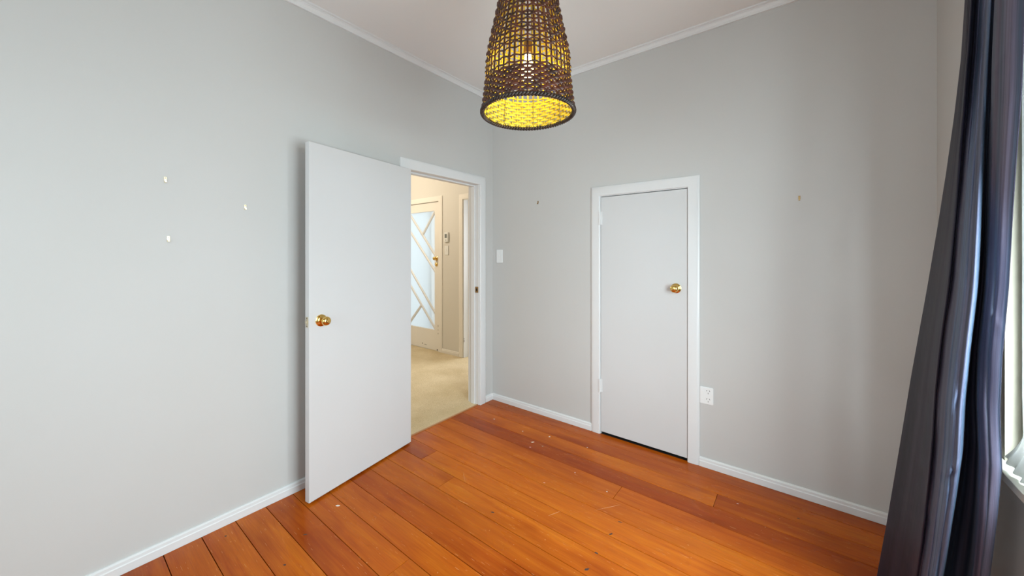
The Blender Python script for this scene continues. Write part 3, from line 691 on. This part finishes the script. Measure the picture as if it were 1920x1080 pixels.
part('rocker', sw, Tm, (-.012, .012, .009, .0125, -.006, .016), M_plastic, .002)
Tm = TM((1.7995, 0, .4545), (1, 0), (0, -1))
so = part('power_socket', None, Tm, (-.0385, .0385, .0005, .010, -.0535, .0535), M_plastic, .003, label='white double power socket low on the wall right of the cupboard', category='socket')
for z in (.026, -.026):
    part('rocker', so, Tm, (-.030, -.014, .010, .013, z-.006, z+.006), M_plastic, .0015)
    for dx, dz, w, hh, rot in ((.002, .007, .0026, .009, .5), (.018, .007, .0026, .009, -.5), (.010, -.009, .0026, .009, 0)):
        bm = bmesh.new(); box(bm, -w/2, w/2, .0098, .0103, -hh/2, hh/2); bm.transform(Matrix.Rotation(rot, 4, 'Y')); bm.transform(Tm @ Matrix.Translation((dx, 0, z+dz))); from_bm('socket_slot', bm, M_chip, so)
Tm = TM((-1.501, FRONT, 1.580), (1, 0), (0, -1))
th = part('thermostat', None, Tm, (-.040, .040, .0005, .024, -.066, .066), M_plastic, .005, label='white wall control with a grey display beside the front door', category='thermostat')
part('display', th, Tm, (-.024, .020, .0235, .0248, -.010, .045), M_lcd, .001)
part('button', th, Tm, (-.006, .006, .024, .0265, -.045, -.033), M_lcd, .001)
Tm = TM((-1.506, FRONT, 1.403), (1, 0), (0, -1))
s2 = part('light_switch', None, Tm, (-.038, .038, .0005, .010, -.062, .062), M_plastic, .003, label='white hall light switch below the wall control', category='light switch')
part('rocker', s2, Tm, (-.013, .013, .010, .0135, -.008, .018), M_plastic, .002)

bm = bmesh.new(); lathe(bm, [(0, 2.70), (.05, 2.70), (.11, 2.74), (.13, 2.79), (.13, H), (0, H)], Matrix.Translation((-2.20, -0.60, 0)), 28)
from_bm('ceiling_light', bm, M_plastic, None, smooth=True, label='round white ceiling light of the hall', category='ceiling light')
# ------------------------------------------------------------------ picture hooks
M_hook = mat('bright_brass_hook', (.80, .66, .38, 1), .28, 1)
def hook(loc, au, an, label, group, m, s=1.0):
    T_ = TM(loc, au, an)
    bm = bmesh.new()
    box(bm, -.0065*s, .0065*s, .0002, .0018, -.006*s, .020*s, .0006)
    # turned-up hook
    pts = [(.0014, -.004), (.0030, -.0125), (.0075, -.0165), (.0120, -.0135), (.0130, -.006)]
    pv = [(a*s, b*s) for a, b in pts]; w = .0045*s
    L = [[bm.verts.new((u, p[0]+dd, p[1])) for u, dd in ((-w, 0), (w, 0), (w, .0014), (-w, .0014))] for p in pv]
    for a, b in zip(L, L[1:]):
        for k in range(4): bm.faces.new((a[k], a[(k+1) % 4], b[(k+1) % 4], b[k]))
    bm.faces.new(L[0][::-1]); bm.faces.new(L[-1])
    bm.transform(T_)
    o = from_bm('picture_hook', bm, m, None, label=label, category='picture hook', group=group)
    bm = bmesh.new(); lathe(bm, [(0, .0056), (.0022*s, .0052), (.0030*s, .004), (.0016*s, .003), (.0012*s, .001)], T_ @ axisM((0, 0, .012*s), (0, 1, 0)), 10)
    from_bm('nail', bm, M_brassd, o)
    return o
g = 'brass picture hooks on the wall left of the open door'
hook((.0, -2.255, 1.686), (0, 1), (1, 0), 'brass picture hook, upper of the two on the far left', g, M_hook, .72)
hook((.0, -1.950, 1.592), (0, 1), (1, 0), 'brass picture hook nearest the open door', g, M_hook, .72)
hook((.0, -2.245, 1.418), (0, 1), (1, 0), 'brass picture hook, lower of the two on the far left', g, M_hook, .72)
g = 'dull brass picture hooks on the cupboard wall'
hook((.513, 0, 1.788), (1, 0), (0, -1), 'tiny dull brass picture hook between room corner and cupboard', g, M_brassd, .75)
hook((2.263, 0, 1.661), (1, 0), (0, -1), 'tiny dull brass picture hook on the wall between cupboard and curtain', g, M_brassd, .75)
